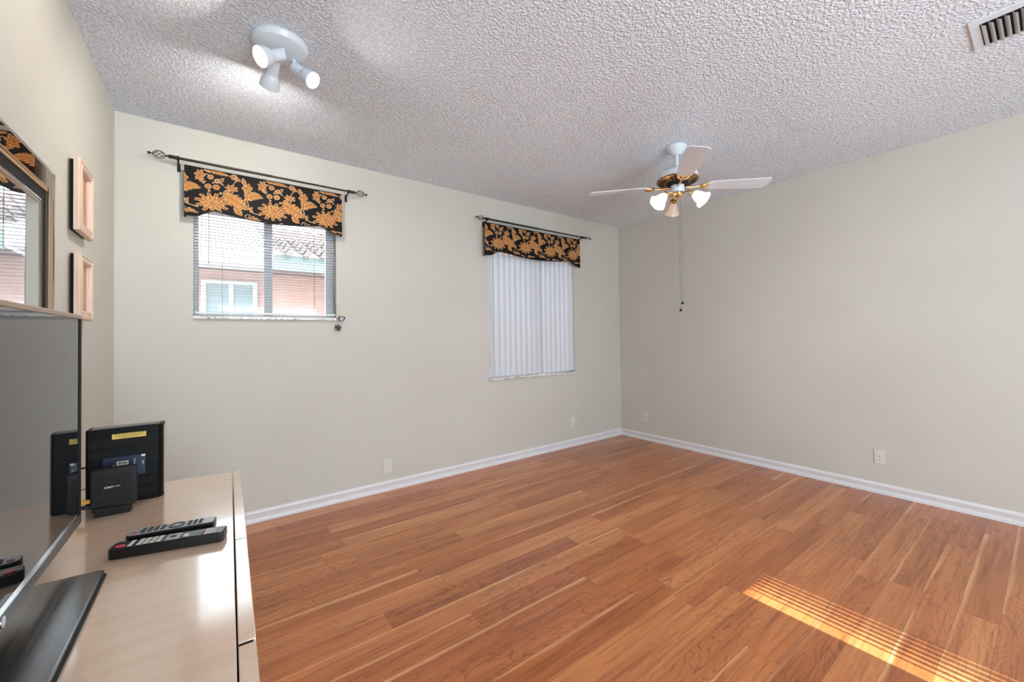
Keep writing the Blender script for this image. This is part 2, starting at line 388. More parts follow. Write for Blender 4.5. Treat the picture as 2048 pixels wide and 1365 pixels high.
# ------------------------------------------------------------------ the setting
def wall_cells(xs, zs, holes):
    """grid of wall cells except the holes (rect list)"""
    X = sorted(set(xs + [h for r in holes for h in r[:2]])); Z = sorted(set(zs + [h for r in holes for h in r[2:]]))
    for x0, x1 in zip(X, X[1:]):
        for z0, z1 in zip(Z, Z[1:]):
            if not any(r[0]-1e-6 <= x0 and x1 <= r[1]+1e-6 and r[2]-1e-6 <= z0 and z1 <= r[3]+1e-6 for r in holes): yield x0, x1, z0, z1
T = 0.16
W1 = (0.383, 1.284, 1.462, 2.24); W2 = (2.742, 3.968, 0.868, 2.24)
SIDE = (2.61, 3.06, 0.10, 2.03); DOOR = (0.55, 2.35, 0.0, 2.1)
b = MB()
for x0, x1, z0, z1 in wall_cells([-T, L+T], [0, H], [W1, W2]): b.box(x0, x1, 0, T, z0, z1)
struct(b.build('wall_front', M['wall'], smooth=0))
b = MB()
for x0, x1, z0, z1 in wall_cells([-T, L+T], [0, H], [SIDE, DOOR]): b.box(x0, x1, BACK-T, BACK, z0, z1)
struct(b.build('wall_back', M['wall'], smooth=0))
struct(MB().box(-T, 0, BACK, 0, 0, H).build('wall_left', M['wall'], smooth=0))
struct(MB().box(L, L+T, BACK, 0, 0, H).build('wall_right', M['wall'], smooth=0))
struct(MB().box(-T, L+T, BACK-T, T, -0.08, 0).build('floor', M['floor'], smooth=0))
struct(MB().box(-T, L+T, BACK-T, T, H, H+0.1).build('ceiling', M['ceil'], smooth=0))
PROF = [(0, 0), (0.0150, 0), (0.0150, 0.018), (0.0125, 0.025), (0.0040, 0.029), (0.0110, 0.060), (0.0125, 0.066), (0.0100, 0.076), (0.0045, 0.084), (0, 0.085)]
struct(MB().prism(PROF, 0.0, L, lambda u, v, w: (w, -u, v)).build('baseboard_front', M['trim'], smooth=25))
struct(MB().prism(PROF, BACK, -0.0, lambda u, v, w: (L-u, w, v)).build('baseboard_right', M['trim'], smooth=25))
struct(MB().prism(PROF, BACK, -0.0, lambda u, v, w: (u, w, v)).build('baseboard_left', M['trim'], smooth=25))

def frame_ring(b, x0, x1, z0, z1, y0, y1, l, r, t, bt):
    b.box(x0, x0+l, y0, y1, z0, z1); b.box(x1-r, x1, y0, y1, z0, z1); b.box(x0+l, x1-r, y0, y1, z1-t, z1); b.box(x0+l, x1-r, y0, y1, z0, z0+bt)
def window(name, o, mull, mw, glassl, glassr, l, r):
    x0, x1, z0, z1 = o
    w = thing(name, (x0, 0, z0), None, None); struct(w)
    b = MB(); frame_ring(b, x0, x1, z0, z1, 0.085, 0.135, l, r, 0.03, 0.03)
    f = b.build('window_frame', M['alu'], w, bevel=0.002)
    MB().box(mull, mull+mw, 0.088, 0.132, z0+0.03, z1-0.03).build('mullion', M['alu'], w, bevel=0.002)
    MB().box(x0+l, mull, 0.112, 0.117, z0+0.03, z1-0.03).build('pane', glassl, w, smooth=0)
    MB().box(mull+mw, x1-r, 0.102, 0.107, z0+0.03, z1-0.03).build('pane', glassr, w, smooth=0)
    MB().box(x0-0.004, x1+0.004, -0.017, 0.085, z0-0.008, z0+0.014).build('window_sill', M['marble'], w, bevel=0.002)
window('window_1', W1, 0.797, 0.053, M['hazy'], M['glass'], 0.024, 0.058)
window('window_2', W2, 3.33, 0.05, M['glass'], M['glass'], 0.03, 0.03)
# the sun-facing sidelight and the wide opening behind the camera
w = thing('window_3', (SIDE[0], BACK, SIDE[2]), None, None); struct(w)
b = MB(); frame_ring(b, *SIDE, BACK-0.12, BACK-0.07, 0.02, 0.02, 0.03, 0.03); b.build('window_frame', M['alu'], w)
MB().box(SIDE[0]+0.02, SIDE[1]-0.02, BACK-0.10, BACK-0.094, SIDE[2]+0.03, SIDE[3]-0.03).build('pane', M['glass'], w, smooth=0)
vb = thing('vertical_blind', (SIDE[0], BACK+0.03, SIDE[3]), 'sparse white vertical blind over the narrow back sidelight', 'blind')
for i, (vx, vw) in enumerate([(0.090, .012), (0.124, .018), (0.158, .022), (0.192, .026), (0.226, .0285), (0.261, .031), (0.297, .034), (0.335, .055), (0.385, .056), (0.432, .05)]):
    MB().box(SIDE[0]+vx-vw/2, SIDE[0]+vx+vw/2, BACK+0.02, BACK+0.022, SIDE[2], SIDE[3]-0.02).build('vane', M['vane'], vb, smooth=0)
MB().box(SIDE[0], SIDE[1], BACK+0.006, BACK+0.04, SIDE[3]-0.02, SIDE[3]+0.02).build('headrail', M['white_plastic'], vb)

# ------------------------------------------------------------------ outside: the neighbouring house
struct(MB().box(-6, 14, T, 12, -0.5, -0.3).build('ground_outside', M['soil'], smooth=0))
nh = thing('neighbour_house', (1.5, 2.65, -0.3), 'pink stucco house with clay tile roof seen through the left window', 'house')
MB().box(-3, 9, 2.65, 2.8, -0.3, 2.18).build('wall', M['stucco'], nh, smooth=0)
MB().box(1.06, 9, 2.14, 2.2, 2.155, 2.345).build('fascia', M['fascia'], nh, bevel=0.01)
MB().box(1.06, 9, 2.2, 2.75, 2.165, 2.185).build('soffit', M['soffit'], nh, smooth=0)
b = MB()                                                          # S-shaped tiles in courses
NC, NR, PX = 26, 9, 0.20
sl = rad(19)
for r_ in range(NR):
    y0 = 2.10 + r_*0.33*cos(sl); z0 = 2.37 + r_*0.33*sin(sl)
    for c in range(NC):
        xa = 1.05 + c*PX
        for k in range(8):
            u0, u1 = k/8, (k+1)/8; h0, h1 = 0.035*sin(2*pi*u0)+0.01*sin(4*pi*u0), 0.035*sin(2*pi*u1)+0.01*sin(4*pi*u1)
            P = lambda u, h, y, z: (xa+u*PX, y, z+h)
            ye, ze = y0+0.40*cos(sl), z0+0.40*sin(sl)-0.03
            b.add([P(u0, h0, y0, z0), P(u1, h1, y0, z0), P(u1, h1, ye, ze), P(u0, h0, ye, ze),
                   P(u0, h0-.016, y0, z0), P(u1, h1-.016, y0, z0)], [(0, 1, 2, 3), (4, 5, 1, 0)])
b.build('roof', M['tile'], nh, smooth=50)
MB().box(-3, 1.03, 2.2, 2.75, 2.19, 2.235).build('patio_roof', M['patio'], nh, bevel=0.01)
f = MB(); frame_ring(f, 0.36, 0.93, 0.9, 2.05, 2.60, 2.65, 0.05, 0.05, 0.05, 0.05); f.box(0.63, 0.68, 2.61, 2.65, 0.95, 2.0)
f = f.build('window', M['winwhite'], nh, bevel=0.004)
MB().box(0.41, 0.63, 2.63, 2.64, 0.95, 2.0).build('window_pane', M['pane_far'], f, smooth=0)
MB().box(0.68, 0.88, 2.63, 2.64, 0.95, 2.0).build('window_pane', M['pane_far'], f, smooth=0)

struct(MB().box(-1.2, 2.52, -11.2, BACK-T, 2.3, 2.42).build('sun_block_slab', M['patio'], smooth=0))  # unseen slab added to keep the sun out of the back opening
struct(MB().prism([(0.2, H+0.1), (-2.8, 6.2), (BACK-0.2, H+0.1)], -T, L+T, lambda u, v, w: (w, u, v)).build('sun_block_gable', M['tile'], smooth=0))  # unseen gable added tall enough to shade the neighbouring house from the sun
struct(MB().box(-6, 14, -14, BACK-T, -0.5, -0.05).build('ground_behind', M['soil'], smooth=0))
# ------------------------------------------------------------------ blinds
def slat_section(w, camber, n=6, th=0.0005):
    top = [((i/n-0.5)*w, camber*(1-(2*i/n-1)**2)) for i in range(n+1)]
    return top + [(u, v-th) for u, v in reversed(top)]
hb = thing('horizontal_blind', (0.835, 0.03, 2.235), 'white mini blind with open slats in the left window', 'blind')
MB().box(W1[0]+0.004, W1[1]-0.004, 0.008, 0.045, 2.20, 2.236).build('headrail', M['white_plastic'], hb, bevel=0.002)
SEC = slat_section(0.0255, 0.0026)
zz = 1.520
while zz < 2.19:
    tl = rad(random.uniform(-1.5, 1.5)+2)
    MB().prism(SEC, W1[0]+0.005, W1[1]-0.004, lambda u, v, w, z=zz: (w, 0.027+u*cos(tl), z+v+u*sin(tl))).build('slat', M['slat'], hb, smooth=60)
    zz += 0.0207
MB().box(W1[0]+0.005, W1[1]-0.004, 0.016, 0.038, 1.492, 1.506).build('bottom_rail', M['white_plastic'], hb, bevel=0.003)
for x in (0.541, 1.129):
    b = MB()
    for y in (0.0135, 0.0405): b.tube([(x, y, 1.50), (x, y, 2.20)], 0.0010, 6)
    b.build('ladder_cord', M['cordb'], hb)
MB().tube([(0.466, 0.006, 2.2), (0.466, 0.004, 1.835)], 0.0022, 8).build('tilt_wand', M['cordb'], hb)
MB().tube([(1.262, 0.004, 2.2), (1.270, -0.006, 1.75), (1.278, -0.012, 1.60), (1.294, -0.020, 1.512)], 0.0012, 6).build('pull_cord', M['cordw'], hb)

vb = thing('vertical_blind', (3.35, 0.02, 2.235), 'closed white vertical blind of wide vanes in the right window', 'blind')
MB().box(W2[0]+0.005, W2[1]-0.005, 0.004, 0.046, 2.19, 2.236).build('headrail', M['white_plastic'], vb, bevel=0.003)
NV = 17; sp = (W2[1]-W2[0]-0.075)/(NV-1)
VSEC = slat_section(0.089, -0.012, 10, 0.0008)
for i in range(NV):
    xc = W2[0]+0.04+i*sp; a = rad(-24+random.uniform(-4, 4)) if i != 9 else rad(-42)
    MB().prism(VSEC, 0.892+random.uniform(0, 0.006), 2.185, lambda u, v, w: (xc+u*cos(a)+v*sin(a), 0.026+u*sin(a)-v*cos(a), w)).build('vane', M['vane'], vb, smooth=60)
MB().tube([(2.752, -0.006, 2.19), (2.755, -0.008, 1.75), (2.790, -0.010, 1.45), (2.802, -0.010, 1.28), (2.790, -0.010, 1.16), (2.762, -0.010, 1.10)], 0.0016, 6).build('pull_cord', M['cordw'], vb)
b = MB(); b.tube([(2.757, -0.010, 2.19), (2.757, -0.010, 1.12)], 0.0022, 6); b.lathe([(0.003, 0), (0.007, 0.006), (0.008, 0.05), (0.004, 0.06)], (2.757, -0.010, 1.06), n=12); b.tube([(2.757, -0.010, 1.06), (2.757, -0.010, 0.98)], 0.004, 8)
b.build('cord_weight', M['cordw'], vb)

# ------------------------------------------------------------------ brocade valances
CB, CF, CE, CD = (np.array(srgb(*c)) for c in ((22, 16, 14), (194, 136, 78), (220, 186, 152), (112, 68, 34)))
TILE = 0.355
def pattern(X, Z):
    """woven flowers: X, Z in metres relative to the first big flower; repeats every TILE"""
    Cc = np.empty(X.shape+(3,)); Cc[:] = CB
    def lay(d, edge, inner=None):
        """d < 0 inside; a pale outline of width edge, then petals with darker veins"""
        ins = d < 0; band = ins & (d > -edge); core = ins & ~band
        Cc[band] = CE; Cc[core] = CF
        if inner is not None: Cc[core & (inner > 0)] = CD
    def stem(pts, w):
        d = np.full(X.shape, 9.0)
        for (ax, ay), (bx, by) in zip(pts, pts[1:]):
            for s_ in S:
                px, py = X-s_-ax, Z-ay; vx, vy = bx-ax, by-ay
                t_ = np.clip((px*vx+py*vy)/(vx*vx+vy*vy+1e-12), 0, 1)
                d = np.minimum(d, np.hypot(px-t_*vx, py-t_*vy)-w)
        ins = d < 0; Cc[ins] = CE
    S = [k*TILE for k in range(int(math.floor((X.min()-0.5)/TILE)), int(math.ceil((X.max()+0.5)/TILE))+1)]
    def flower(cx, cz, r, n, ph=0.0, sx=1.0, sz=1.0, depth=0.28, seed=0):
        for s_ in S:
            px, pz = (X-s_-cx)/sx, (Z-cz)/sz; rr = np.hypot(px, pz)
            if rr.min() > r*1.4: continue
            th = np.arctan2(pz, px)+ph
            k = np.abs((th*n/(2*pi)) % 1.0 - 0.5)*2                     # 1 at petal gaps, 0 on the petal axis
            lobe = 1-depth*k**1.4 + 0.05*np.cos(3*n*th) + 0.07*np.sin(th*2+seed)
            d = rr - r*lobe
            vein = np.where((k < 0.16) & (rr > r*0.35), 1, -1)
            vein = np.where((np.abs(rr - r*0.52*(1-0.35*k)) < r*0.035), 1, vein)
            vein = np.where(rr < r*0.22, np.sin(rr*2*pi/(r*0.09)), vein)
            lay(d, 0.0021, vein)
    def leaf(ax, az, bx, bz, w, lobes=5, bend=0.0):
        L_ = math.hypot(bx-ax, bz-az); ux, uz = (bx-ax)/L_, (bz-az)/L_
        for s_ in S:
            px, pz = X-s_-ax, Z-az; t_ = (px*ux+pz*uz)/L_; q = (-px*uz+pz*ux) - bend*np.sin(np.clip(t_, 0, 1)*pi)
            tt = np.clip(t_, 0, 1)
            hw = w*np.sin(pi*tt**0.75)**0.7*(0.58+0.42*np.abs(np.sin(pi*lobes*(tt-0.35*np.abs(q)/w))))
            d = np.abs(q)-hw; d = np.where((t_ < 0) | (t_ > 1), 1.0, d)
            vein = np.where((np.abs(q) < 0.0016) | (np.abs(np.sin(pi*lobes*(tt-0.45*np.abs(q)/w))) < 0.10), 1, -1)
            lay(d, 0.0019, vein)
    # stems first
    stem([(-0.148, 0.085), (-0.158, 0.055), (-0.153, 0.023), (-0.142, -0.010), (-0.122, -0.032), (-0.078, -0.041)], 0.0022)
    stem([(-0.165, -0.075), (-0.172, -0.060), (-0.160, -0.047), (-0.140, -0.050)], 0.0018)
    stem([(0.050, 0.035), (0.075, 0.070), (0.090, 0.105)], 0.0018); stem([(0.107, 0.121), (0.125, 0.165), (0.146, 0.185)], 0.0016)
    stem([(-0.010, 0.174), (-0.030, 0.190), (-0.067, 0.177)], 0.0016); stem([(0.027, 0.154), (0.050, 0.150), (0.062, 0.165)], 0.0016)
    # feathered scroll leaf, tulip, leaves
    leaf(-0.153, 0.060, -0.062, 0.088, 0.030, 6, 0.022); leaf(-0.160, 0.050, -0.175, 0.125, 0.018, 4, -0.008)
    flower(-0.158, 0.138, 0.034, 6, 0.4, 0.9, 1.1, 0.35); leaf(-0.17, 0.15, -0.185, 0.205, 0.016, 3)
    flower(-0.067, 0.172, 0.037, 7, 0.2, 0.8, 1.15, 0.42); leaf(-0.062, 0.15, -0.045, 0.118, 0.010, 3)
    leaf(-0.045, 0.214, 0.095, 0.200, 0.015, 6, 0.004)
    for ex, ez, er in ((-0.010, 0.172, 0.0175), (0.027, 0.152, 0.0175), (-0.023, 0.107, 0.0185), (0.022, 0.109, 0.0195)): flower(ex, ez, er, 6, 0.3, 1, 1, 0.16)
    for ax_, az_, bx_, bz_ in ((0.035, 0.150, 0.064, 0.128), (0.04, 0.165, 0.066, 0.178), (-0.035, 0.14, -0.055, 0.125), (0.0, 0.13, 0.012, 0.142)): leaf(ax_, az_, bx_, bz_, 0.006, 2)
    flower(0.107, 0.118, 0.033, 7, 0.9, 1.1, 0.85, 0.42); leaf(0.10, 0.105, 0.055, 0.072, 0.013, 3)
    leaf(0.107, 0.196, 0.160, 0.178, 0.016, 4, 0.004); flower(0.118, 0.200, 0.020, 5, 0, 1, 1, 0.35)
    leaf(0.058, 0.064, 0.205, -0.012, 0.047, 6, 0.006); leaf(0.13, -0.005, 0.165, -0.062, 0.026, 4, -0.004); leaf(0.165, 0.02, 0.185, 0.058, 0.015, 3)
    leaf(-0.138, -0.030, -0.128, 0.012, 0.011, 3, 0.003)
    # the big chrysanthemum
    flower(0, 0, 0.086, 11, 0.15, 1.08, 0.86, 0.46, 1); flower(0.003, -0.003, 0.050, 9, 0.5, 1.1, 0.9, 0.32, 2); flower(0.004, -0.002, 0.026, 8, 0.2, 1.1, 0.9, 0.3, 1)
    for dx_, dz_ in ((-0.018, 0.078), (0.045, 0.072)): flower(dx_, dz_, 0.0075, 8, 0, 1, 1, 0.05)
    # sprigs near the hem
    flower(-0.128, -0.070, 0.021, 6, 0.2, 1.5, 0.8, 0.4); leaf(-0.115, -0.07, -0.075, -0.082, 0.008, 3); flower(0.052, -0.090, 0.019, 6, 0, 1.6, 0.7, 0.4); leaf(0.08, -0.085, 0.125, -0.092, 0.007, 3)
    leaf(-0.06, -0.088, -0.01, -0.098, 0.008, 4)
    return Cc
def valance(x0, x1, zt, zl, pk, zpk, zc, fx, fz, label):
    """stiff shaped pelmet: cloth face, lining, corded hem"""
    YF, YB = -0.072, -0.060
    xp0, xp1 = x0+pk, x1-pk
    def hem(x):
        d = min(x-x0, x1-x); xx = x0+d
        if d < pk:
            t = max(0.0, (d-0.05)/(pk-0.05)); return zl+(zpk-zl)*(t*t*(3-2*t))*0.92+(zpk-zl)*0.08*t
        t = (x-xp0)/(xp1-xp0); q = abs(2*t-1)
        return zc+(zpk-zc)*(q**1.7)
    nx = int((x1-x0)/0.0026); nz = int((zt-zl)/0.0026)
    xs = np.linspace(x0, x1, nx+1); hz = np.array([hem(x) for x in xs])
    v = np.linspace(0, 1, nz+1)[:, None]; X = np.broadcast_to(xs, (nz+1, nx+1)); Z = zt-v*(zt-hz)
    colr = pattern(X-fx, Z-fz).reshape(-1, 3)
    vt = valance_thing = thing('valance', ((x0+x1)/2, -0.06, zt), label, 'valance', 'brocade window valances')
    off = ORG[vt.name]
    vs = [(float(a)-off.x, YF+0.0008*sin(a*60)-off.y, float(c)-off.z) for a, c in zip(X.reshape(-1), Z.reshape(-1))]
    fs = [(j*(nx+1)+i, (j+1)*(nx+1)+i, (j+1)*(nx+1)+i+1, j*(nx+1)+i+1) for j in range(nz) for i in range(nx)]
    me = bpy.data.meshes.new('cloth_face'); me.from_pydata(vs, [], fs); me.materials.append(M['fabric'])
    at = me.color_attributes.new('weave', 'FLOAT_COLOR', 'POINT')
    at.data.foreach_set('color', np.concatenate([colr, np.ones((len(colr), 1))], 1).astype(np.float32).reshape(-1))
    me.polygons.foreach_set('use_smooth', [True]*len(fs))
    o = bpy.data.objects.new('cloth_face', me); COL.objects.link(o); o.parent = vt
    b = MB(); n = 80
    for i in range(n):                                             # board with lining behind the cloth
        a, c = x0+(x1-x0)*i/n, x0+(x1-x0)*(i+1)/n
        b.add([(a, YF+0.001, hem(a)), (c, YF+0.001, hem(c)), (c, YF+0.001, zt), (a, YF+0.001, zt), (a, YB, hem(a)), (c, YB, hem(c)), (c, YB, zt), (a, YB, zt)],
              [(4, 7, 6, 5), (0, 1, 5, 4), (3, 7, 6, 2)] + ([(0, 4, 7, 3)] if i == 0 else []) + ([(1, 2, 6, 5)] if i == n-1 else []))
    b.build('lining', M['blackcloth'], vt, smooth=30)
    for xr in (x0+0.07, x1-0.09): MB().box(xr, xr+0.02, YB, -0.001, zt-0.05, zt-0.005).build('wall_clip', M['white_plastic'], vt)
    b = MB(); b.tube([(x, YF-0.001, hem(x)) for x in np.linspace(x0, x1, 120)], 0.0042, 8); b.tube([(x, YF-0.001, zt) for x in (x0, x1)], 0.003, 8)
    for xx in (x0+0.005, x1-0.005): b.tube([(xx, YF, zl+0.001), (xx, YB, zl-0.003), (xx, YB+0.022, zl-0.003)], 0.006, 8)
    b.build('corded_hem', M['blackcloth'], vt)
    return vt
valance(0.338, 1.315, 2.459, 2.134, 0.165, 2.184, 2.148, 0.486, 2.238, 'black and gold floral valance over the left window with open slats')
valance(2.664, 4.014, 2.456, 2.132, 0.182, 2.184, 2.146, 2.829, 2.262, 'black and gold floral valance over the right window with vertical vanes')

def curtain_rod(x0, x1, z, y, brk, label):
    rt = thing('curtain_rod', ((x0+x1)/2, y, z), label, 'curtain rod', 'bronze curtain rods')
    b = MB(); b.tube([(x0, y, z), ((x0+x1)/2, y, z)], 0.0085, 14); b.tube([((x0+x1)/2-0.01, y, z), (x1, y, z)], 0.0068, 14)
    b.build('rod', M['rod'], rt)
    for s_, xe in ((-1, x0), (1, x1)):
        b = MB(); b.tube([(xe-s_*0.05, y, z), (xe, y, z)], 0.0115, 14); b.tube([(xe, y, z), (xe+s_*0.012, y, z)], [0.008, 0.004], 10)
        for k in range(6):                                         # twisted cage finial
            pts = []
            for i in range(15):
                t = i/14; r = 0.0225*sin(pi*t)**0.85+0.002; a = 2*pi*k/6+t*pi*0.9
                pts.append((xe+s_*(0.012+0.068*t), y+r*cos(a), z+r*sin(a)))
            b.tube(pts, 0.0018, 6)
        b.tube([(xe+s_*0.078, y, z), (xe+s_*0.088, y, z)], [0.003, 0.003], 8); b.ball((xe+s_*0.094, y, z), 0.0085, 12)
        b.build('finial', M['rod'], rt)
    for xb in brk:
        b = MB(); b.tube([(xb, y, z-0.010), (xb, y*0.6, z-0.016), (xb, -0.010, z-0.020)], 0.006, 8); b.lathe([(0.0125, -0.008), (0.0125, 0.008)], (xb, y, z), (1, 0, 0), 16)
        b.box(xb-0.009, xb+0.009, -0.007, -0.001, z-0.062, z-0.008)
        b.lathe([(0.0025, 0), (0.004, 0.003), (0.001, 0.005)], (xb, -0.006, z-0.052), (0, -1, 0), 10)
        b.build('bracket', M['rod'], rt, bevel=0.001)
    return rt
curtain_rod(0.262, 1.408, 2.490, -0.088, (0.308, 1.362), 'dark bronze curtain rod with cage finials above the left window')
curtain_rod(2.655, 4.090, 2.488, -0.088, (2.690, 4.030), 'dark bronze curtain rod with cage finials above the right window')

# little charm hanging from the blind cord
oc = thing('hanging_charm', (1.296, -0.02, 1.512), 'small pewter flower and lilac charm hanging at the left window sill', 'ornament')
MB().tube([(1.294, -0.024, 1.515), (1.302, -0.026, 1.488), (1.300, -0.026, 1.44), (1.292, -0.026, 1.425)], 0.001, 6).build('string', M['cordb'], oc)
Q = [(-0.024, 0.012), (0.004, 0.026), (0.032, 0.012), (0.030, -0.002), (0.012, -0.022), (-0.014, -0.022), (-0.026, -0.006)]
MB().prism(Q, -0.024, -0.032, lambda u, v, w: (1.316+u*0.92, w, 1.470+v*0.92)).build('charm_frame', M['pewter'], oc, bevel=0.002)
MB().prism([(u*0.62-0.002, v*0.62-0.003) for u, v in Q], -0.031, -0.0345, lambda u, v, w: (1.316+u, w, 1.470+v)).build('charm_face', M['lilac'], oc, bevel=0.001)
MB().prism([(-0.016, 0.012), (0.002, 0.024), (0.026, 0.013), (0.020, 0.010)], -0.031, -0.0345, lambda u, v, w: (1.316+u, w, 1.472+v)).build('charm_top', M['tan'], oc, bevel=0.001)
b = MB(); b.lathe([(0.014, -0.004), (0.016, 0.0), (0.008, 0.005), (0.001, 0.006)], (1.292, -0.026, 1.396), (0, -1, 0), 24); b.build('flower_centre', M['star'], oc)
b = MB()
for k in range(8):
    a = 2*pi*k/8; b.tube([(1.292+0.012*cos(a), -0.026, 1.396+0.012*sin(a)), (1.292+0.021*cos(a), -0.026, 1.396+0.021*sin(a))], 0.003, 8); b.ball((1.292+0.0245*cos(a), -0.026, 1.396+0.0245*sin(a)), 0.0048, 10)
b.build('petals', M['pewter'], oc)

# ------------------------------------------------------------------ outlets
def outlet(P, w, h, duplex, label):
    """P(u, v, d): across, up, out of the wall"""
    t = thing('wall_outlet', P(0, 0, 0), label, 'outlet', 'wall outlets')
    pr = [(-w/2, -h/2), (w/2, -h/2), (w/2, h/2), (-w/2, h/2)]
    MB().prism(pr, 0.0, 0.006, lambda u, v, d: P(u, v, d)).build('cover_plate', M['plate'], t, bevel=0.002)
    if duplex:
        for s_ in (-1, 1):
            cz = s_*0.0195
            oc_ = [(0.0165*cos(a), cz+max(-0.0115, min(0.0115, 0.0165*sin(a)))) for a in [2*pi*k/24 for k in range(24)]]
            r_ = MB().prism(oc_, 0.005, 0.0085, lambda u, v, d: P(u, v, d)).build('receptacle', M['white_plastic'], t, bevel=0.0006)
            b = MB()
            for u0, u1 in ((-0.0078, -0.0054), (0.0054, 0.0078)): b.prism([(u0, cz-0.002), (u1, cz-0.002), (u1, cz+0.007), (u0, cz+0.007)], 0.008, 0.0089, lambda u, v, d: P(u, v, d))
            b.prism([(0.003*cos(a), cz-0.0065+0.003*sin(a)) for a in [2*pi*k/10 for k in range(10)]], 0.008, 0.0089, lambda u, v, d: P(u, v, d))
            b.build('slots', M['slot'], r_, smooth=0)
        MB().prism([(0.003*cos(a), 0.003*sin(a)) for a in [2*pi*k/10 for k in range(10)]], 0.005, 0.0078, lambda u, v, d: P(u, v, d)).build('screw', M['slot'], t)
    else:
        b = MB(); b.prism([(0.0055*cos(a), 0.0055*sin(a)) for a in [2*pi*k/6 for k in range(6)]], 0.005, 0.011, lambda u, v, d: P(u, v, d)); b.build('jack', M['slot'], t)
front = lambda x, z: (lambda u, v, d: (x+u, -0.0005-d, z+v))
right = lambda y, z: (lambda u, v, d: (L-0.0005-d, y-u, z+v))
outlet(front(1.688, 0.214), 0.076, 0.128, True, 'white duplex outlet low on the window wall nearest the cabinet')
outlet(front(3.908, 0.283), 0.074, 0.117, True, 'white duplex outlet on the window wall under the vertical blind')
outlet(right(-0.372, 0.291), 0.074, 0.108, False, 'cream plate with a single jack beside the room corner')
outlet(right(-2.568, 0.297), 0.070, 0.112, True, 'white duplex outlet on the bare right wall above the baseboard')

# ------------------------------------------------------------------ ceiling register
vt = thing('ceiling_vent', (3.485, -3.52, H), 'white louvred air register in the ceiling corner of the photo', 'vent')
x0, x1, y0, y1 = 3.334, 3.636, -3.84, -3.219
b = MB()
for s_ in ((x0, x0+0.045, y0, y1), (x1-0.024, x1, y0, y1), (x0+0.045, x1-0.024, y1-0.032, y1), (x0+0.045, x1-0.024, y0, y0+0.032)): b.box(*s_, H-0.008, H-0.0005)
b.build('frame', M['white'], vt, bevel=0.002)
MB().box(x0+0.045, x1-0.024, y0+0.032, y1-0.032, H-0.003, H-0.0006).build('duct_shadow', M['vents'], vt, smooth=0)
i = 0; yy = y1-0.043
while yy > y0+0.04:
    sec = [(0.0, -0.004), (-0.004, -0.012), (-0.012, -0.019), (-0.0165, -0.021), (-0.0165, -0.022), (-0.012, -0.0205), (-0.005, -0.0135), (-0.0012, -0.004)]
    MB().prism(sec, x0+0.047, x1-0.026, lambda u, v, w, y=yy: (w, y+u+0.008, H+v)).build('louvre', M['white'], vt, smooth=60)
    yy -= 0.0235

# ------------------------------------------------------------------ ceiling spotlight cluster
sx, sy = 0.757, -1.234
st = thing('ceiling_spotlight', (sx, sy, H), 'white round ceiling fixture with three swivel spotlights', 'light fixture')
MB().lathe([(0.118, 0.0), (0.121, -0.010), (0.112, -0.030), (0.098, -0.038), (0.04, -0.040), (0.001, -0.040)], (sx, sy, H-0.0005), n=48).build('base_plate', M['white'], st, smooth=30)
def spot(pivot, tip, bulb, rr=0.044, out=0.0):
    p0, p1 = Vector(pivot), Vector(tip); d = (p1-p0).normalized(); ln = (p1-p0).length
    b = MB()
    b.tube([(p0.x, p0.y, H-0.036), (p0.x, p0.y, H-0.058), tuple(p0+d*0.012)], 0.009, 10)
    b.lathe([(0.013, -0.008), (0.022, 0.0), (0.026, 0.006), (0.026, ln*0.50), (0.031, ln*0.56), (rr, ln*0.80), (rr+0.001, ln), (rr-0.003, ln), (rr-0.004, ln*0.86), (0.02, ln*0.6), (0.001, ln*0.6)], p0, d, 32)
    h = b.build('lamp_head', M['white'], st, smooth=30)
    prof = [(0.020, ln*0.60), (rr-0.008, ln*0.86+out), (rr-0.008, ln-0.016+out), (rr*0.70, ln-0.010+out), (rr*0.4, ln-0.007+out), (0.001, ln-0.006+out)]
    MB().lathe(prof, p0, d, 28).build('bulb', M[bulb], h, smooth=60)
spot((0.764, -1.262, 2.672), (0.668, -1.300, 2.600), 'bulb_spot', 0.045, -0.006)
spot((0.738, -1.190, 2.672), (0.724, -1.086, 2.590), 'bulb_flood', 0.044, 0.002)
spot((0.820, -1.200, 2.668), (0.893, -1.275, 2.587), 'bulb_spot', 0.040, -0.006)

# ------------------------------------------------------------------ ceiling fan
fx, fy = 3.340, -1.742
fan = thing('ceiling_fan', (fx, fy, H), 'white and brass ceiling fan with three tulip lights', 'ceiling fan')
Pf = lambda r, a, z: (fx+r*cos(a), fy+r*sin(a), z)
MB().lathe([(0.072, 0.0), (0.073, -0.012), (0.060, -0.034), (0.034, -0.060), (0.030, -0.066), (0.001, -0.066)], (fx, fy, H-0.0005), n=40).build('canopy', M['white'], fan, smooth=30)
b = MB(); b.tube([(fx, fy, H-0.06), (fx, fy, 2.548)], 0.0115, 14); b.lathe([(0.018, 0), (0.018, 0.03)], (fx, fy, 2.556), n=20); b.build('downrod', M['white'], fan)
MB().lathe([(0.020, 2.572), (0.050, 2.566), (0.115, 2.548), (0.140, 2.526), (0.146, 2.500), (0.146, 2.486), (0.140, 2.482), (0.001, 2.482)], (fx, fy, 0), n=56).build('motor_housing', M['white'], fan, smooth=30)
FIL = MB().lathe([(0.148, 2.484), (0.150, 2.476), (0.144, 2.470), (0.120, 2.463), (0.090, 2.458), (0.001, 2.458)], (fx, fy, 0), n=56).build('filigree_plate', M['antique'], fan, smooth=30)
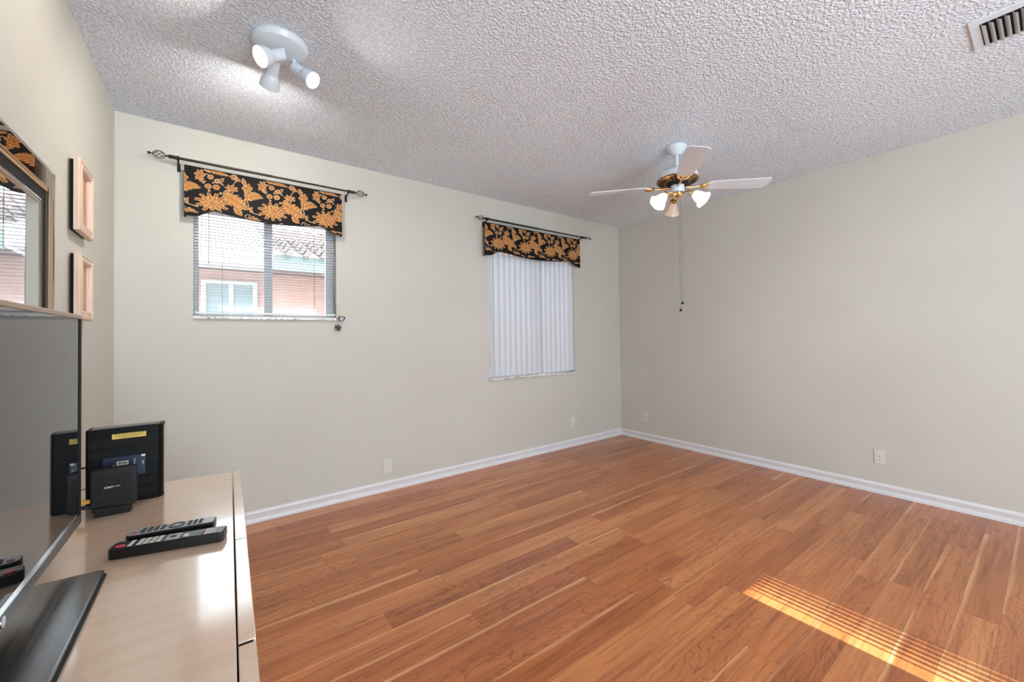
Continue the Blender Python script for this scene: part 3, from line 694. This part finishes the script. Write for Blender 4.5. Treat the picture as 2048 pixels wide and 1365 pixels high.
for k in range(28):                                               # pierced slots of the filigree
    a = 2*pi*k/28
    if k % 7 in (0,): continue
    b = MB(); p0, p1 = Vector(Pf(0.098, a, 2.4585)), Vector(Pf(0.134, a, 2.4655)); t_ = Vector((-sin(a), cos(a), 0))*0.0055; dn = Vector((0, 0, -0.002))
    b.add([p0-t_*0.7+dn, p0+t_*0.7+dn, p1+t_+dn, p1-t_+dn, p0-t_*0.7-dn, p0+t_*0.7-dn, p1+t_-dn, p1-t_-dn], [(0, 1, 2, 3), (7, 6, 5, 4), (0, 4, 5, 1), (1, 5, 6, 2), (2, 6, 7, 3), (3, 7, 4, 0)])
    b.build('pierced_slot', M['vents'], FIL, smooth=0)
MB().lathe([(0.082, 2.459), (0.078, 2.446), (0.060, 2.440), (0.001, 2.440)], (fx, fy, 0), n=40).build('flywheel', M['vents'], fan)
MB().lathe([(0.044, 2.446), (0.050, 2.438), (0.050, 2.396), (0.046, 2.386), (0.001, 2.386)], (fx, fy, 0), n=40).build('switch_housing', M['white'], fan, smooth=30)
for a, pt in ((rad(131), 8.5), (rad(222), 10), (rad(318.5), 9.5), (rad(42), 9)):
    rd, tg = Vector((cos(a), sin(a), 0)), Vector((-sin(a), cos(a), 0)); pt = -rad(pt)
    Bz = lambda r, w, h=0.0: Vector((fx, fy, 2.434)) + rd*r + tg*(w*cos(pt)-h*sin(pt)) + Vector((0, 0, w*sin(pt)+h*cos(pt)))
    out = [(0.205, -0.030), (0.196, 0.0), (0.205, 0.030), (0.235, 0.054), (0.34, 0.060), (0.640, 0.070), (0.662, 0.045), (0.664, -0.045), (0.648, -0.070), (0.34, -0.060), (0.235, -0.054)]
    bl = MB().prism(out, -0.003, 0.003, lambda u, v, w: Bz(u, v, w)).build('blade', M['white'], fan, bevel=0.001)
    b = MB(); b.tube([Bz(0.06, 0, -0.008), Bz(0.11, 0, -0.010), Bz(0.17, 0, -0.006)], [0.011, 0.008, 0.008], 10)
    for s_ in (-1, 1):
        b.tube([Bz(0.165, 0, -0.006), Bz(0.185, s_*0.022, -0.007), Bz(0.205, s_*0.036, -0.006), Bz(0.240, s_*0.040, -0.006)], [0.008, 0.009, 0.008, 0.003], 10)
    b.tube([Bz(0.165, 0, -0.006), Bz(0.21, 0, -0.006), Bz(0.232, 0, -0.006)], [0.010, 0.008, 0.003], 10)
    b.build('blade_iron', M['brass'], bl, smooth=50)
MB().lathe([(0.030, 2.388), (0.040, 2.380), (0.034, 2.362), (0.020, 2.350), (0.008, 2.344), (0.010, 2.338), (0.001, 2.334)], (fx, fy, 0), n=32).build('light_fitter', M['brass'], fan, smooth=40)
for a, lit in ((rad(162), True), (rad(46), False), (rad(283), True)):
    rd = Vector((cos(a), sin(a), 0)); C0 = Vector((fx, fy, 0)); up = Vector((0, 0, 1))
    MB().tube([C0+rd*0.030+up*2.372, C0+rd*0.060+up*2.382, C0+rd*0.090+up*2.380, C0+rd*0.110+up*2.366], 0.0055, 10).build('light_arm', M['brass'], fan)
    d = (rd*0.72 - up*0.70).normalized(); p0 = C0+rd*0.104+up*2.368
    MB().lathe([(0.012, -0.004), (0.026, 0.004), (0.028, 0.018), (0.023, 0.026), (0.001, 0.026)], p0, d, 24).build('shade_cap', M['brass'], fan, smooth=40)
    pr = [(0.024, 0.016), (0.027, 0.030), (0.034, 0.050), (0.040, 0.070), (0.046, 0.092), (0.060, 0.112), (0.062, 0.114), (0.048, 0.094), (0.042, 0.072), (0.036, 0.052), (0.0285, 0.032), (0.022, 0.018)]
    wob = lambda j, t: (0.05*cos(6*t) if j in (5, 6) else 0.02*cos(6*t) if j in (4, 7) else 0)
    b = MB(); o_ = MB.lathe
    b.lathe(pr, p0, d, 48, wob); b.f = [f for f in b.f if len(f) == 4]; b.mi = b.mi[:len(b.f)]
    sh = b.build('lamp_shade', M['shade'], fan, smooth=60)
    MB().lathe([(0.013, 0.024), (0.014, 0.040), (0.024, 0.062), (0.028, 0.080), (0.022, 0.098), (0.010, 0.107), (0.001, 0.109)], p0, d, 20).build('bulb', M['bulb_fan'] if lit else M['bulb_off'], sh, smooth=60)
for dx, dy, zb in ((-0.0375, -0.0295, 1.487), (-0.0215, -0.0365, 1.540)):
    c = MB().tube([(fx+dx, fy+dy, 2.412), (fx+dx, fy+dy, zb)], 0.0014, 6).build('pull_chain', M['chain'], fan)
    MB().ball((fx+dx, fy+dy, zb), 0.0105, 14).build('chain_ball', M['lacquer'], c)

# ------------------------------------------------------------------ mirror and picture frames on the left wall
my1, mz1, my0, mz0 = -1.205, 1.937, -2.45, 1.00
mr = thing('wall_mirror', (0.0, (my0+my1)/2, mz0), 'wall mirror with a bronze glass border and black band behind the television', 'mirror')
def ring(b, a0, a1, c0, c1, x0, x1, w): # a: y range, c: z range
    for s_ in ((a0, a0+w, c0, c1), (a1-w, a1, c0, c1), (a0+w, a1-w, c1-w, c1), (a0+w, a1-w, c0, c0+w)): b.box(x0, x1, s_[0], s_[1], s_[2], s_[3])
MB().box(0.001, 0.010, my0, my1, mz0, mz1).build('backing', M['lacquer'], mr, smooth=0)
b = MB(); ring(b, my0+.004, my1-.004, mz0+.004, mz1-.004, 0.010, 0.015, 0.076); b.build('border_glass', M['bronze_mirror'], mr, smooth=0)
b = MB(); ring(b, my0, my1, mz0, mz1, 0.010, 0.017, 0.004); b.build('outer_edge', M['chrome'], mr, bevel=0.001)
b = MB(); ring(b, my0+.080, my1-.080, mz0+.080, mz1-.080, 0.010, 0.021, 0.014); b.build('gold_bead', M['gold'], mr, bevel=0.004)
b = MB(); ring(b, my0+.094, my1-.094, mz0+.094, mz1-.094, 0.009, 0.014, 0.040); b.build('black_band', M['vents'], mr, smooth=0)
b = MB(); ring(b, my0+.134, my1-.134, mz0+.134, mz1-.134, 0.009, 0.016, 0.006); b.build('silver_bead', M['chrome'], mr, bevel=0.002)
b = MB(); ring(b, my0+.140, my1-.140, mz0+.140, mz1-.140, 0.009, 0.0145, 0.011); b.build('inner_bead', M['champagne'], mr, bevel=0.001)
MB().box(0.009, 0.013, my0+.151, my1-.151, mz0+.151, mz1-.151).build('mirror_glass', M['mirror'], mr, smooth=0)

def picture(y0, y1, z0, z1, tilt, label):
    t = thing('picture_frame', (0.0, (y0+y1)/2, z0), label, 'picture frame', 'pine picture frames')
    cy, cz = (y0+y1)/2, (z0+z1)/2; hy, hz = (y1-y0)/2, (z1-z0)/2
    P = lambda y, z, x: (x+0.016+(y-cy)*tilt, y, z)
    prof = [(0.0, 0.0), (0.0, 0.014), (0.004, 0.020), (0.012, 0.022), (0.016, 0.018), (0.026, 0.020), (0.032, 0.023), (0.038, 0.019), (0.043, 0.004), (0.043, 0.0)]  # (inset, height)
    b = MB(); n = len(prof); vs = []
    for sy_, sz_ in ((-1, -1), (1, -1), (1, 1), (-1, 1)):
        for ins, h in prof: vs.append(P(cy+sy_*(hy-ins), cz+sz_*(hz-ins), h))
    fs = [(c*n+i, c*n+(i+1) % n, ((c+1) % 4)*n+(i+1) % n, ((c+1) % 4)*n+i) for c in range(4) for i in range(n)]
    b.add(vs, fs); b.build('frame', M['pine'], t, smooth=30)
    b = MB(); vs = [P(cy+sy_*(hy-0.041), cz+sz_*(hz-0.041), h) for h in (0.001, 0.0035) for sy_, sz_ in ((-1, -1), (1, -1), (1, 1), (-1, 1))]
    b.add(vs, [(0, 1, 2, 3), (4, 5, 6, 7), (0, 1, 5, 4), (1, 2, 6, 5), (2, 3, 7, 6), (3, 0, 4, 7)]); b.build('print', M['art'], t, smooth=0)
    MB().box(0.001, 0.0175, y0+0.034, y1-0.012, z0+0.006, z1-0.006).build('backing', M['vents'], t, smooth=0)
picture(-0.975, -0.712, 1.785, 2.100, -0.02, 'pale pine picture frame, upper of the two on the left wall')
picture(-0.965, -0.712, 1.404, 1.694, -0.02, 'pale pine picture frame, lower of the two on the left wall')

# ------------------------------------------------------------------ cabinet (local frame: origin at its far front top corner on the floor)
ZC = 0.78
cab = thing('low_cabinet', (0.584, -1.480, 0), 'glossy cream lacquered cabinet along the left wall under the television', 'cabinet', rotz=rad(-1.23), local=True)
TOPP = [(-0.027, -0.001), (-0.027, -1.72), (-0.548, -1.72), (-0.560, 0.060), (-0.30, 0.040)]
TOPP = [(-0.0285, 0.002), (-0.0285, -1.72), (-0.535, -1.72), (-0.560, 0.055)]
MB().prism(TOPP, ZC-0.022, ZC, lambda u, v, w: (u, v, w)).build('top', M['lam'], cab, bevel=0.0015)
b = MB(); b.prism([(-0.034, -0.004), (-0.034, -1.715), (-0.530, -1.715), (-0.555, 0.045)], 0.07, ZC-0.022, lambda u, v, w: (u, v, w)); b.build('body', M['lam'], cab, smooth=0)
MB().box(-0.52, -0.07, -1.70, -0.02, 0.0, 0.07).build('plinth', M['gap'], cab, smooth=0)
MB().box(-0.0345, -0.0285, -1.71, -0.006, 0.08, ZC-0.012).build('shadow_gap', M['gap'], cab, smooth=0)
for a_, c_ in ((-0.6660, -0.6705), (-1.1080, -1.1175)): MB().box(-0.0275, -0.004, c_, a_, 0.09, ZC-0.002).build('seam_shade', M['vents'], cab, smooth=0)  # black filler strips stand in for the shade in the door gaps
for a_, c_ in ((0.002, -0.6665), (-0.6700, -1.1085), (-1.1170, -1.72)):
    MB().box(-0.0262, 0.0, c_, a_, 0.085, ZC).build('door', M['lam'], cab, bevel=0.0015)

# ------------------------------------------------------------------ television
XT = 0.231
tv = thing('television', (0.20, -2.44, ZC), 'flat black television with champagne top edge standing on the cabinet', 'television')
ty0, ty1, tz0, tz1 = -2.906, -1.976, 0.852, 1.371
MB().box(XT-0.030, XT-0.004, ty0, ty1, tz0+0.003, tz1-0.001).build('back_shell', M['tvblack'], tv, bevel=0.004)
b = MB(); b.box(XT-0.120, XT-0.028, ty0+0.12, ty1-0.12, tz0+0.04, tz1-0.16); b.build('rear_housing', M['tvblack'], tv, bevel=0.02)
MB().box(XT-0.0045, XT-0.0010, ty0+0.010, ty1-0.010, tz0+0.026, tz1-0.010).build('screen', M['tvscreen'], tv, smooth=0)
b = MB()
b.box(XT-0.006, XT+0.0012, ty0, ty0+0.013, tz0+0.02, tz1-0.010); b.box(XT-0.006, XT+0.0012, ty1-0.013, ty1, tz0+0.02, tz1-0.010)
b.build('side_bezel', M['tvblack'], tv, bevel=0.001)
MB().box(XT-0.030, XT+0.0020, ty0, ty1, tz1-0.0105, tz1).build('top_bezel', M['champagne'], tv, bevel=0.0015)
MB().box(XT-0.020, XT+0.0020, ty0, ty1, tz0, tz0+0.0235).build('bottom_bezel', M['tvgrey'], tv, bevel=0.002)
MB().box(XT-0.004, XT+0.0028, ty0+0.002, ty1-0.002, tz0+0.0225, tz0+0.0260).build('chrome_line', M['chrome'], tv, bevel=0.0008)
b = MB(); b.lathe([(0.0085, 0.0), (0.0085, 0.002), (0.001, 0.0025)], (XT+0.002, -2.442, tz0+0.012), (1, 0, 0), 24); b.build('emblem', M['chrome'], tv)
b = MB(); b.prism([(0.030, -2.135), (0.296, -2.150), (0.303, -2.158), (0.303, -2.722), (0.296, -2.730), (0.030, -2.745)], ZC+0.0006, ZC+0.012, lambda u, v, w: (u, v, w)); b.build('stand_base', M['brush'], tv, bevel=0.003)
b = MB(); b.prism([(0.300, -2.160), (0.3075, -2.165), (0.3075, -2.715), (0.300, -2.720)], ZC+0.0008, ZC+0.0075, lambda u, v, w: (u, v, w)); b.build('base_lip', M['tvblack'], tv, bevel=0.002)
MB().box(0.135, 0.205, -2.53, -2.35, ZC+0.010, tz0+0.05).build('neck', M['tvblack'], tv, bevel=0.01)

# ------------------------------------------------------------------ gateway router
rt = thing('router', (0.268, -1.605, ZC), 'tall black gateway router with a yellow label standing at the cabinet end', 'router')
rx0, rx1, ry0, ry1, rz0, rz1 = 0.176, 0.3605, -1.633, -1.572, ZC+0.001, 1.025
out = [(rx0, ry0+0.006), (rx0+0.004, ry0), (rx1-0.012, ry0), (rx1-0.003, ry0+0.007), (rx1, ry0+0.018), (rx1, ry1), (rx0, ry1)]
MB().prism(out, rz0, rz1, lambda u, v, w: (u, v, w)).build('case', M['router'], rt, bevel=0.002)
b = MB()
for i in range(44): b.box(rx0+0.012+i*0.0037, rx0+0.0142+i*0.0037, ry0+0.010, ry1-0.006, rz1-0.001, rz1+0.0016)
b.build('top_grille', M['grille'], rt, smooth=0)
b = MB()
for r_ in range(6):
    for i in range(30):
        x = rx0+0.010+i*0.0053; z0 = rz0+0.016+r_*0.034
        b.box(x, x+0.0026, ry0-0.0006, ry0+0.001, z0, z0+0.024)
b.build('vent_slots', M['vents'], rt, smooth=0)
MB().box(rx1-0.0008, rx1+0.0012, ry0+0.018, ry1-0.004, rz0+0.006, rz1-0.006).build('side_reflection', M['tan_reflection'], rt, bevel=0.0005)
FRONT = lambda x, z, y=ry0: Matrix.Translation((x, y, z)) @ Matrix.Rotation(pi/2, 4, 'X')
lb = MB().prism([(0.236, 0.990), (0.3175, 0.990), (0.3175, 1.0065), (0.236, 1.0065)], ry0-0.0004, ry0-0.0012, lambda u, v, w: (u, w, v)).build('wifi_label', M['ylabel'], rt, bevel=0.0004)
lb['label'] = 'yellow printed label'
b = MB(); text_faces(b, 'Wi-Fi Network Name: ATT', 0.0062, FRONT(0.277, 1.0035, ry0-0.0014)); text_faces(b, 'Wi-Fi Password (Access Key)', 0.0056, FRONT(0.277, 0.9985, ry0-0.0014)); text_faces(b, 'For help, go to att.com', 0.0046, FRONT(0.275, 0.9936, ry0-0.0014))
b.build('lettering', M['ink'], lb, smooth=0)
nb = MB().box(0.216, 0.316, ry0-0.0016, ry0-0.0004, 0.868, 0.932).build('navy_sticker', M['blabel'], rt)
b = MB(); b.box(0.247, 0.275, ry0-0.0022, ry0-0.0016, 0.905, 0.918); b.build('code_patch', M['wlabel'], nb, smooth=0)
b = MB(); random.seed(3); xx = 0.2495
while xx < 0.272:
    w_ = random.choice((0.0005, 0.0009, 0.0013)); b.box(xx, xx+w_, ry0-0.0026, ry0-0.0021, 0.9085, 0.9155); xx += w_+random.choice((0.0005, 0.0009))
b.build('barcode', M['ink'], nb, smooth=0)
b = MB()
up = lambda x, z: Matrix.Translation((x, ry0-0.0019, z)) @ Matrix.Rotation(pi/2, 4, 'X') @ Matrix.Rotation(pi/2, 4, 'Z')
text_faces(b, 'Access', 0.0065, up(0.289, 0.913)); text_faces(b, 'AT&T', 0.0060, up(0.3105, 0.905)); text_faces(b, 'ID', 0.006, up(0.241, 0.907))
b.box(0.3062, 0.3155, ry0-0.0022, ry0-0.0016, 0.925, 0.9315)
b.build('lettering', M['wink'], nb, smooth=0)

# ------------------------------------------------------------------ small modem in front of it
md = thing('modem', (0.254, -1.705, ZC), 'small square charcoal modem standing in front of the tall router', 'modem')
mx0, mx1, my0_, my1_ = 0.2035, 0.3045, -1.728, -1.700
sq = [(mx0, 0.806), (mx1-0.006, 0.800), (mx1, 0.806), (mx1, 0.914), (mx1-0.005, 0.920), (mx0+0.005, 0.920), (mx0, 0.914)]
MB().prism(sq, my0_, my1_, lambda u, v, w: (u, w, v)).build('case', M['modem'], md, bevel=0.004, seg=3)
b = MB()
for i in range(16):
    x = mx0+0.010+i*0.0052; b.box(x, x+0.0018, my0_-0.0004, my0_+0.002, 0.817, 0.904)
b.build('vent_slots', M['vents'], md, smooth=0)
MB().prism([(0.214, ZC+0.0006), (0.293, ZC+0.0006), (0.288, 0.804), (0.210, 0.807), (0.206, 0.797), (0.213, 0.795)], my0_-0.004, my1_+0.006, lambda u, v, w: (u, w, v)).build('foot', M['modem'], md, bevel=0.002)
b = MB(); text_faces(b, 'AT&T', 0.0078, FRONT(0.243, 0.864, my0_-0.001), bold=0.00012); text_faces(b, 'U-verse', 0.0052, FRONT(0.2605, 0.8652, my0_-0.001))
b.build('lettering', M['wink'], md, smooth=0)
# cables
yc = thing('network_cable', (0.20, -1.712, 0.83), 'yellow network cable plugged into the small modem', 'cable')
MB().tube([(0.190, -1.712, 0.826), (0.16, -1.715, 0.825), (0.12, -1.73, 0.815), (0.07, -1.80, 0.79), (0.05, -1.95, 0.785)], 0.0030, 8).build('cord', M['yellow'], yc)
MB().box(0.176, 0.2032, -1.7185, -1.7055, 0.8225, 0.8335).build('plug', M['gold_plug'], yc, bevel=0.0015)
pc = thing('power_cord', (0.20, -1.708, 0.81), 'black power cord plugged in under the yellow cable', 'cable')
MB().tube([(0.190, -1.712, 0.8115), (0.15, -1.690, 0.800), (0.12, -1.682, 0.7845), (0.085, -1.70, 0.7845)], 0.0034, 8).build('cord', M['cordk'], pc)
MB().box(0.172, 0.2032, -1.719, -1.705, 0.8065, 0.817).build('plug', M['cordk'], pc, bevel=0.002)
c = MB().tube([(0.1765, -1.60, 0.905), (0.15, -1.60, 0.905), (0.11, -1.605, 0.895), (0.06, -1.63, 0.84), (0.035, -1.72, 0.787), (0.03, -1.9, 0.785)], 0.0028, 8).build('router_cable', M['cordk'])
tag(c, 'thin dark cable leaving the left side of the tall router', 'cable')
c = MB().tube([(0.1765, -1.61, 0.842), (0.15, -1.61, 0.836), (0.11, -1.612, 0.82), (0.07, -1.62, 0.79), (0.045, -1.64, 0.784), (0.03, -1.65, 0.784)], 0.0014, 6).build('phone_wire', M['cordk'])
tag(c, 'hair-thin wire curving from the router foot behind the television', 'cable')

# ------------------------------------------------------------------ remotes (local: x along the remote, origin at its red-key end)
def remote(name, loc, rz, ln, wd, ht, face, label):
    t = thing(name, (*loc, ZC), label, 'remote control', 'remote controls', rotz=rz, local=True)
    rr = 0.012
    out = [(rr*(1-cos(a)), wd/2-rr+rr*sin(a)) for a in [pi/2*k/5 for k in range(6)]]
    out = [(u, v) for u, v in out] + [(ln-rr*0.5+rr*0.5*sin(a), wd/2-rr*0.5+rr*0.5*cos(a)) for a in [pi/2*k/4 for k in range(5)]]
    full = out + [(u, -v) for u, v in reversed(out)]
    MB().prism(full, 0.0008, ht, lambda u, v, w: (u, v, w)).build('shell', M['rblack'], t, bevel=0.003, seg=3)
    fc = [(u*0.985+ln*0.008, v*0.86) for u, v in full]
    MB().prism(fc, ht-0.001, ht+0.0012, lambda u, v, w: (u, v, w)).build('face', face, t, bevel=0.0008)
    return t
def key(b, u0, u1, v0, v1, z0, z1): b.box(u0, u1, v0, v1, z0, z1)
t = remote('remote_control', (0.2985, -2.0605), atan2(-0.057, 0.225), 0.232, 0.046, 0.024, M['rblack'], 'long black remote with a bright red key, nearer the camera')
hz = 0.0250
MB().prism([(0.021+0.010*cos(a), -0.009+0.0068*sin(a)) for a in [2*pi*k/20 for k in range(20)]], hz, hz+0.0024, lambda u, v, w: (u, v, w)).build('power_key', M['red'], t, bevel=0.0008)
for cx in (0.040,): 
    for v in (-0.012, -0.001, 0.010): MB().box(cx-0.004, cx+0.004, v-0.004, v+0.004, hz, hz+0.002).build('key', M['rkey'], t, bevel=0.0006)
for i in range(4):
    for j in range(3): MB().box(0.053+i*0.0125, 0.0628+i*0.0125, -0.0165+j*0.0115, -0.0075+j*0.0115, hz, hz+0.0022).build('key', M['rkey'], t, bevel=0.0008)
pd = MB().box(0.108, 0.137, -0.0175, 0.0175, hz-0.0004, hz+0.0012).build('key_pad', M['rsilver'], t, bevel=0.0008)
b = MB(); b.box(0.116, 0.128, -0.005, 0.005, hz+0.001, hz+0.003); b.build('centre_key', M['dkey'], pd, bevel=0.0006)
pd = MB().box(0.142, 0.178, -0.0175, 0.0175, hz-0.0004, hz+0.0008).build('display_strip', M['tvgrey'], t, bevel=0.0008)
b = MB(); b.lathe([(0.0075, 0), (0.0065, 0.0022), (0.001, 0.0026)], (0.150, -0.006, hz+0.0006), n=18); b.build('round_key', M['rkey'], pd)
for v in (-0.013, -0.003): MB().box(0.182, 0.187, v, v+0.007, hz, hz+0.0022).build('key', M['pink'], t, bevel=0.0006)
for i in range(4):
    for j in range(3): MB().box(0.1895+i*0.0062, 0.1945+i*0.0062, -0.0165+j*0.0115, -0.0075+j*0.0115, hz, hz+0.0020).build('key', M['rkey'], t, bevel=0.0006)
t = remote('remote_control', (0.3190, -1.9930), atan2(-0.034, 0.185), 0.186, 0.044, 0.024, M['rsilver'], 'shorter silver-faced remote with dark keys, lying behind the long one')
hz = 0.0250
MB().prism([(0.017+0.0065*cos(a), -0.010+0.0055*sin(a)) for a in [2*pi*k/18 for k in range(18)]], hz, hz+0.0024, lambda u, v, w: (u, v, w)).build('power_key', M['pink'], t, bevel=0.0008)
for i in range(4):
    for j in range(3):
        MB().prism([(0.033+i*0.0135+0.0048*cos(a), -0.0105+j*0.0105+0.0036*sin(a)) for a in [2*pi*k/12 for k in range(12)]], hz, hz+0.0022, lambda u, v, w: (u, v, w)).build('key', M['dkey'], t, bevel=0.0005)
b = MB(); n = 28
for k in range(n):
    a0, a1 = 2*pi*k/n, 2*pi*(k+1)/n
    b.add([(0.102+r*cos(a), 0.0+r*0.95*sin(a), z) for z in (hz, hz+0.002) for r in (0.012, 0.0175) for a in (a0, a1)], [(0, 1, 3, 2), (4, 6, 7, 5), (2, 3, 7, 6), (0, 4, 5, 1)])
b.build('navigation_ring', M['dkey'], t)
MB().lathe([(0.0075, 0), (0.007, 0.002), (0.001, 0.0024)], (0.102, 0, hz), n=18).build('centre_key', M['rsilver'], t)
for i in range(3):
    for j in range(3): MB().box(0.126+i*0.012, 0.134+i*0.012, -0.0135+j*0.0105, -0.0075+j*0.0105, hz, hz+0.0020).build('key', M['dkey'], t, bevel=0.0006)
